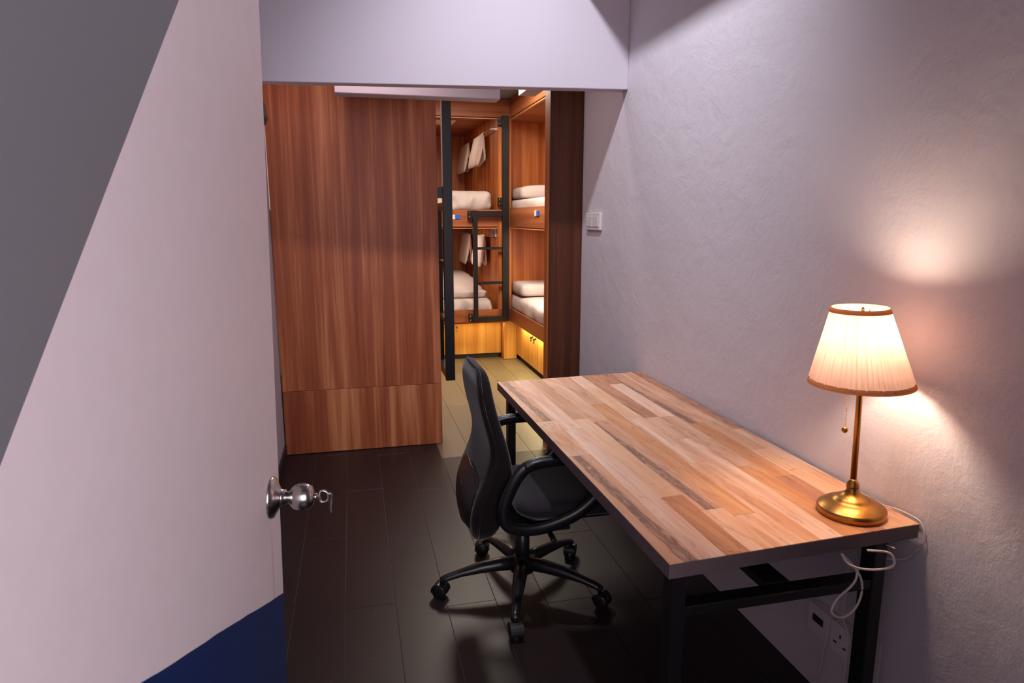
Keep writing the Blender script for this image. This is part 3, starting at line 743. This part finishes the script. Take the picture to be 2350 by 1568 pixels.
# backrest: z, centre x, half thickness, half width
BK = [(.300, .446, .012, .110), (.312, .446, .030, .150), (.345, .448, .050, .185), (.40, .452, .064, .205), (.46, .462, .070, .215), (.52, .478, .068, .220), (.58, .494, .056, .222),
      (.64, .503, .042, .222), (.70, .498, .034, .220), (.76, .482, .032, .217), (.82, .466, .031, .212), (.88, .454, .030, .204), (.93, .450, .028, .190), (.965, .452, .024, .165), (.985, .454, .016, .125), (.990, .455, .007, .09)]
DXB = -.012
rings = []
for z, x, hx, hy in BK:
    ring = rrect(x+DXB, CY, z, hx, hy, min(hx*.92, .03), 5)
    for p in ring:                       # wrap the back slightly round the sitter
        q = (p.y-CY)/.22; p.x += .018*q*q
    rings.append(ring)
bk = obj('backrest', MB().loft(rings), M['fabric'], chair, subsurf=1)
# piping along both faces
for s_ in (1,):
    pts = []
    for z, x, hx, hy in BK[2:-1]: pts.append((x+DXB-hx*.55+.018*((hy*.97)/.22)**2, CY-hy*.985, z))
    top = [(BK[-2][1]+DXB-.008, CY-.06, .992), (BK[-2][1]+DXB-.008, CY+.06, .992)]
    pts2 = [(x+DXB-hx*.55+.018*((hy*.97)/.22)**2, CY+hy*.985, z) for z, x, hx, hy in BK[2:-1]][::-1]
    obj('piping', MB().tube(spline(pts+top+pts2, 3), .0038, 6), M['fabric'], bk)
obj('back_shell', MB().loft([[Vector((x+DXB-hx*.75+.018*q*q-o_, CY+q*hy*.86, z)) for q in (-1, -.6, 0, .6, 1)]+[Vector((x+DXB-hx*.75+.018*q*q-o_-.010, CY+q*hy*.84, z)) for q in (1, .6, 0, -.6, -1)]
      for (z, x, hx, hy), o_ in zip(BK[2:7], (.012, .014, .016, .014, .010))]), M['plastic'], chair, subsurf=1)
# seat
SE = [(.395, .205, .190), (.402, .235, .215), (.425, .248, .232), (.448, .250, .236), (.462, .240, .226), (.470, .215, .200), (.472, .13, .12)]
rings = []
for z, hx, hy in SE:
    ring = rrect(.815, CY, z, hx, hy, .085, 6)
    for p in ring: p.z += .012*((p.x-.815)/.25)**2*(-1 if p.x > .815 else .6)
    rings.append(ring)
obj('seat', MB().loft(rings), M['seat_fabric'], chair, subsurf=1)
obj('seat_pan', MB().loft([rrect(.81, CY, z, a, b, .07) for z, a, b in ((.372, .17, .15), (.380, .20, .185), (.397, .215, .20))]), M['plastic'], chair)
# back support bar
obj('back_bar', MB().tube(spline([(.395, CY, .50), (.385, CY, .42), (.392, CY, .345), (.44, CY, .315), (.53, CY, .325), (.62, CY, .345), (.70, CY, .352)], 6), .034, 12, ry=.010, up=(0, 0, 1)), M['plastic'], chair)
obj('mechanism', MB().bbox(.565, .80, CY-.065, CY+.065, .315, .373, .012), M['plastic'], chair)
obj('lever', MB().tube(spline([(.70, CY-.06, .345), (.705, CY-.14, .342), (.70, CY-.215, .338)], 5), .006, 8).tube([(.70, CY-.20, .339), (.699, CY-.255, .334)], .011, 8, ry=.007), M['plastic'], chair)
obj('adjust_knob', MB().lathe([(.012, 0), (.026, .006), (.030, .030), (.022, .042)], n=24).move(Matrix.Translation((.80, CY, .335)) @ Matrix.Rotation(PI/2, 4, 'Y')), M['plastic'], chair)
# arms
def arm(s_):
    y = CY+s_*.262
    LP = [(.600, .652), (.560, .622), (.524, .560), (.502, .490), (.512, .428), (.562, .398), (.650, .394), (.760, .425), (.835, .472), (.890, .535), (.915, .595), (.905, .640), (.850, .660), (.760, .664), (.665, .663)]
    pts = [Vector((x, y+s_*.012*math.sin((z-.4)*6), z)) for x, z in LP]
    a = obj('armrest', MB().tube(spline(pts, 5, True), .024, 12, True, ry=.014, up=(0, s_, 0)), M['plastic'], chair)
    pad = [(.575, .657), (.62, .672), (.70, .678), (.79, .678), (.86, .672), (.895, .655)]
    obj('arm_pad', MB().tube(spline([(x, y+s_*.012, z-.004) for x, z in pad], 5), .024, 12, ry=.010), M['plastic'], a)
    obj('arm_bracket', MB().bbox(.60, .76, min(y-s_*.11, y+s_*.006), max(y-s_*.11, y+s_*.006), .380, .396, .004), M['plastic'], a)
arm(-1); arm(1)
# gas column
obj('column', MB().lathe([(.030, .10), (.030, .235), (.026, .24), (.026, .262), (.0145, .266), (.0145, .318)], (CX, CY, 0), 24), M['plastic'], chair)
obj('hub', MB().lathe([(.030, .078), (.050, .084), (.052, .125), (.042, .142), (.033, .148)], (CX, CY, 0), 28), M['plastic'], chair)
for k in range(5):
    a = math.radians(251+72*k); R_ = Matrix.Translation((CX, CY, 0)) @ Matrix.Rotation(a, 4, 'Z')
    m = MB(); rg = []
    for t_, z, hw, hh in ((.03, .118, .030, .030), (.10, .120, .029, .028), (.18, .114, .026, .024), (.26, .100, .0185, .0165), (.325, .084, .017, .015), (.348, .076, .015, .012)):
        rg.append([Vector((t_, hw*math.cos(q), z+hh*max(-.75, math.sin(q)))) for q in [2*PI*j/14 for j in range(14)]])
    lg = obj('leg', m.loft(rg).move(R_), M['plastic'], chair)
    ca = MB()
    sw_ = math.radians([20, -8, 25, 60, -30][k])
    Rc = R_ @ Matrix.Translation((.334, 0, 0)) @ Matrix.Rotation(sw_, 4, 'Z')
    ca.lathe([(.006, .05), (.006, .085)], n=8)
    for ys in (-1, 1):
        w_ = MB().lathe([(.006, 0), (.025, .001), (.030, .005), (.030, .017), (.025, .020)], n=22)
        ca.add(*(lambda q: (q.v, q.f, True))(w_.move(Matrix.Translation((.014, ys*.006 if ys > 0 else -.026, .0305)) @ Matrix.Rotation(-PI/2, 4, 'X'))))
    hood = [Vector((.014+.034*math.cos(q), 0, .0305+.034*math.sin(q))) for q in [math.radians(-10+190*j/10) for j in range(11)]]
    ca.tube(hood, .004, 8, ry=.015, up=(0, 1, 0)) if False else None
    ca.loft([[Vector((p.x, -.025, p.z)), Vector((p.x, .025, p.z)), Vector((.014+(p.x-.014)*.88, .025, .0305+(p.z-.0305)*.88)), Vector((.014+(p.x-.014)*.88, -.025, .0305+(p.z-.0305)*.88))] for p in hood], smooth=False)
    obj('castor', ca.move(Rc), M['plastic'], lg)
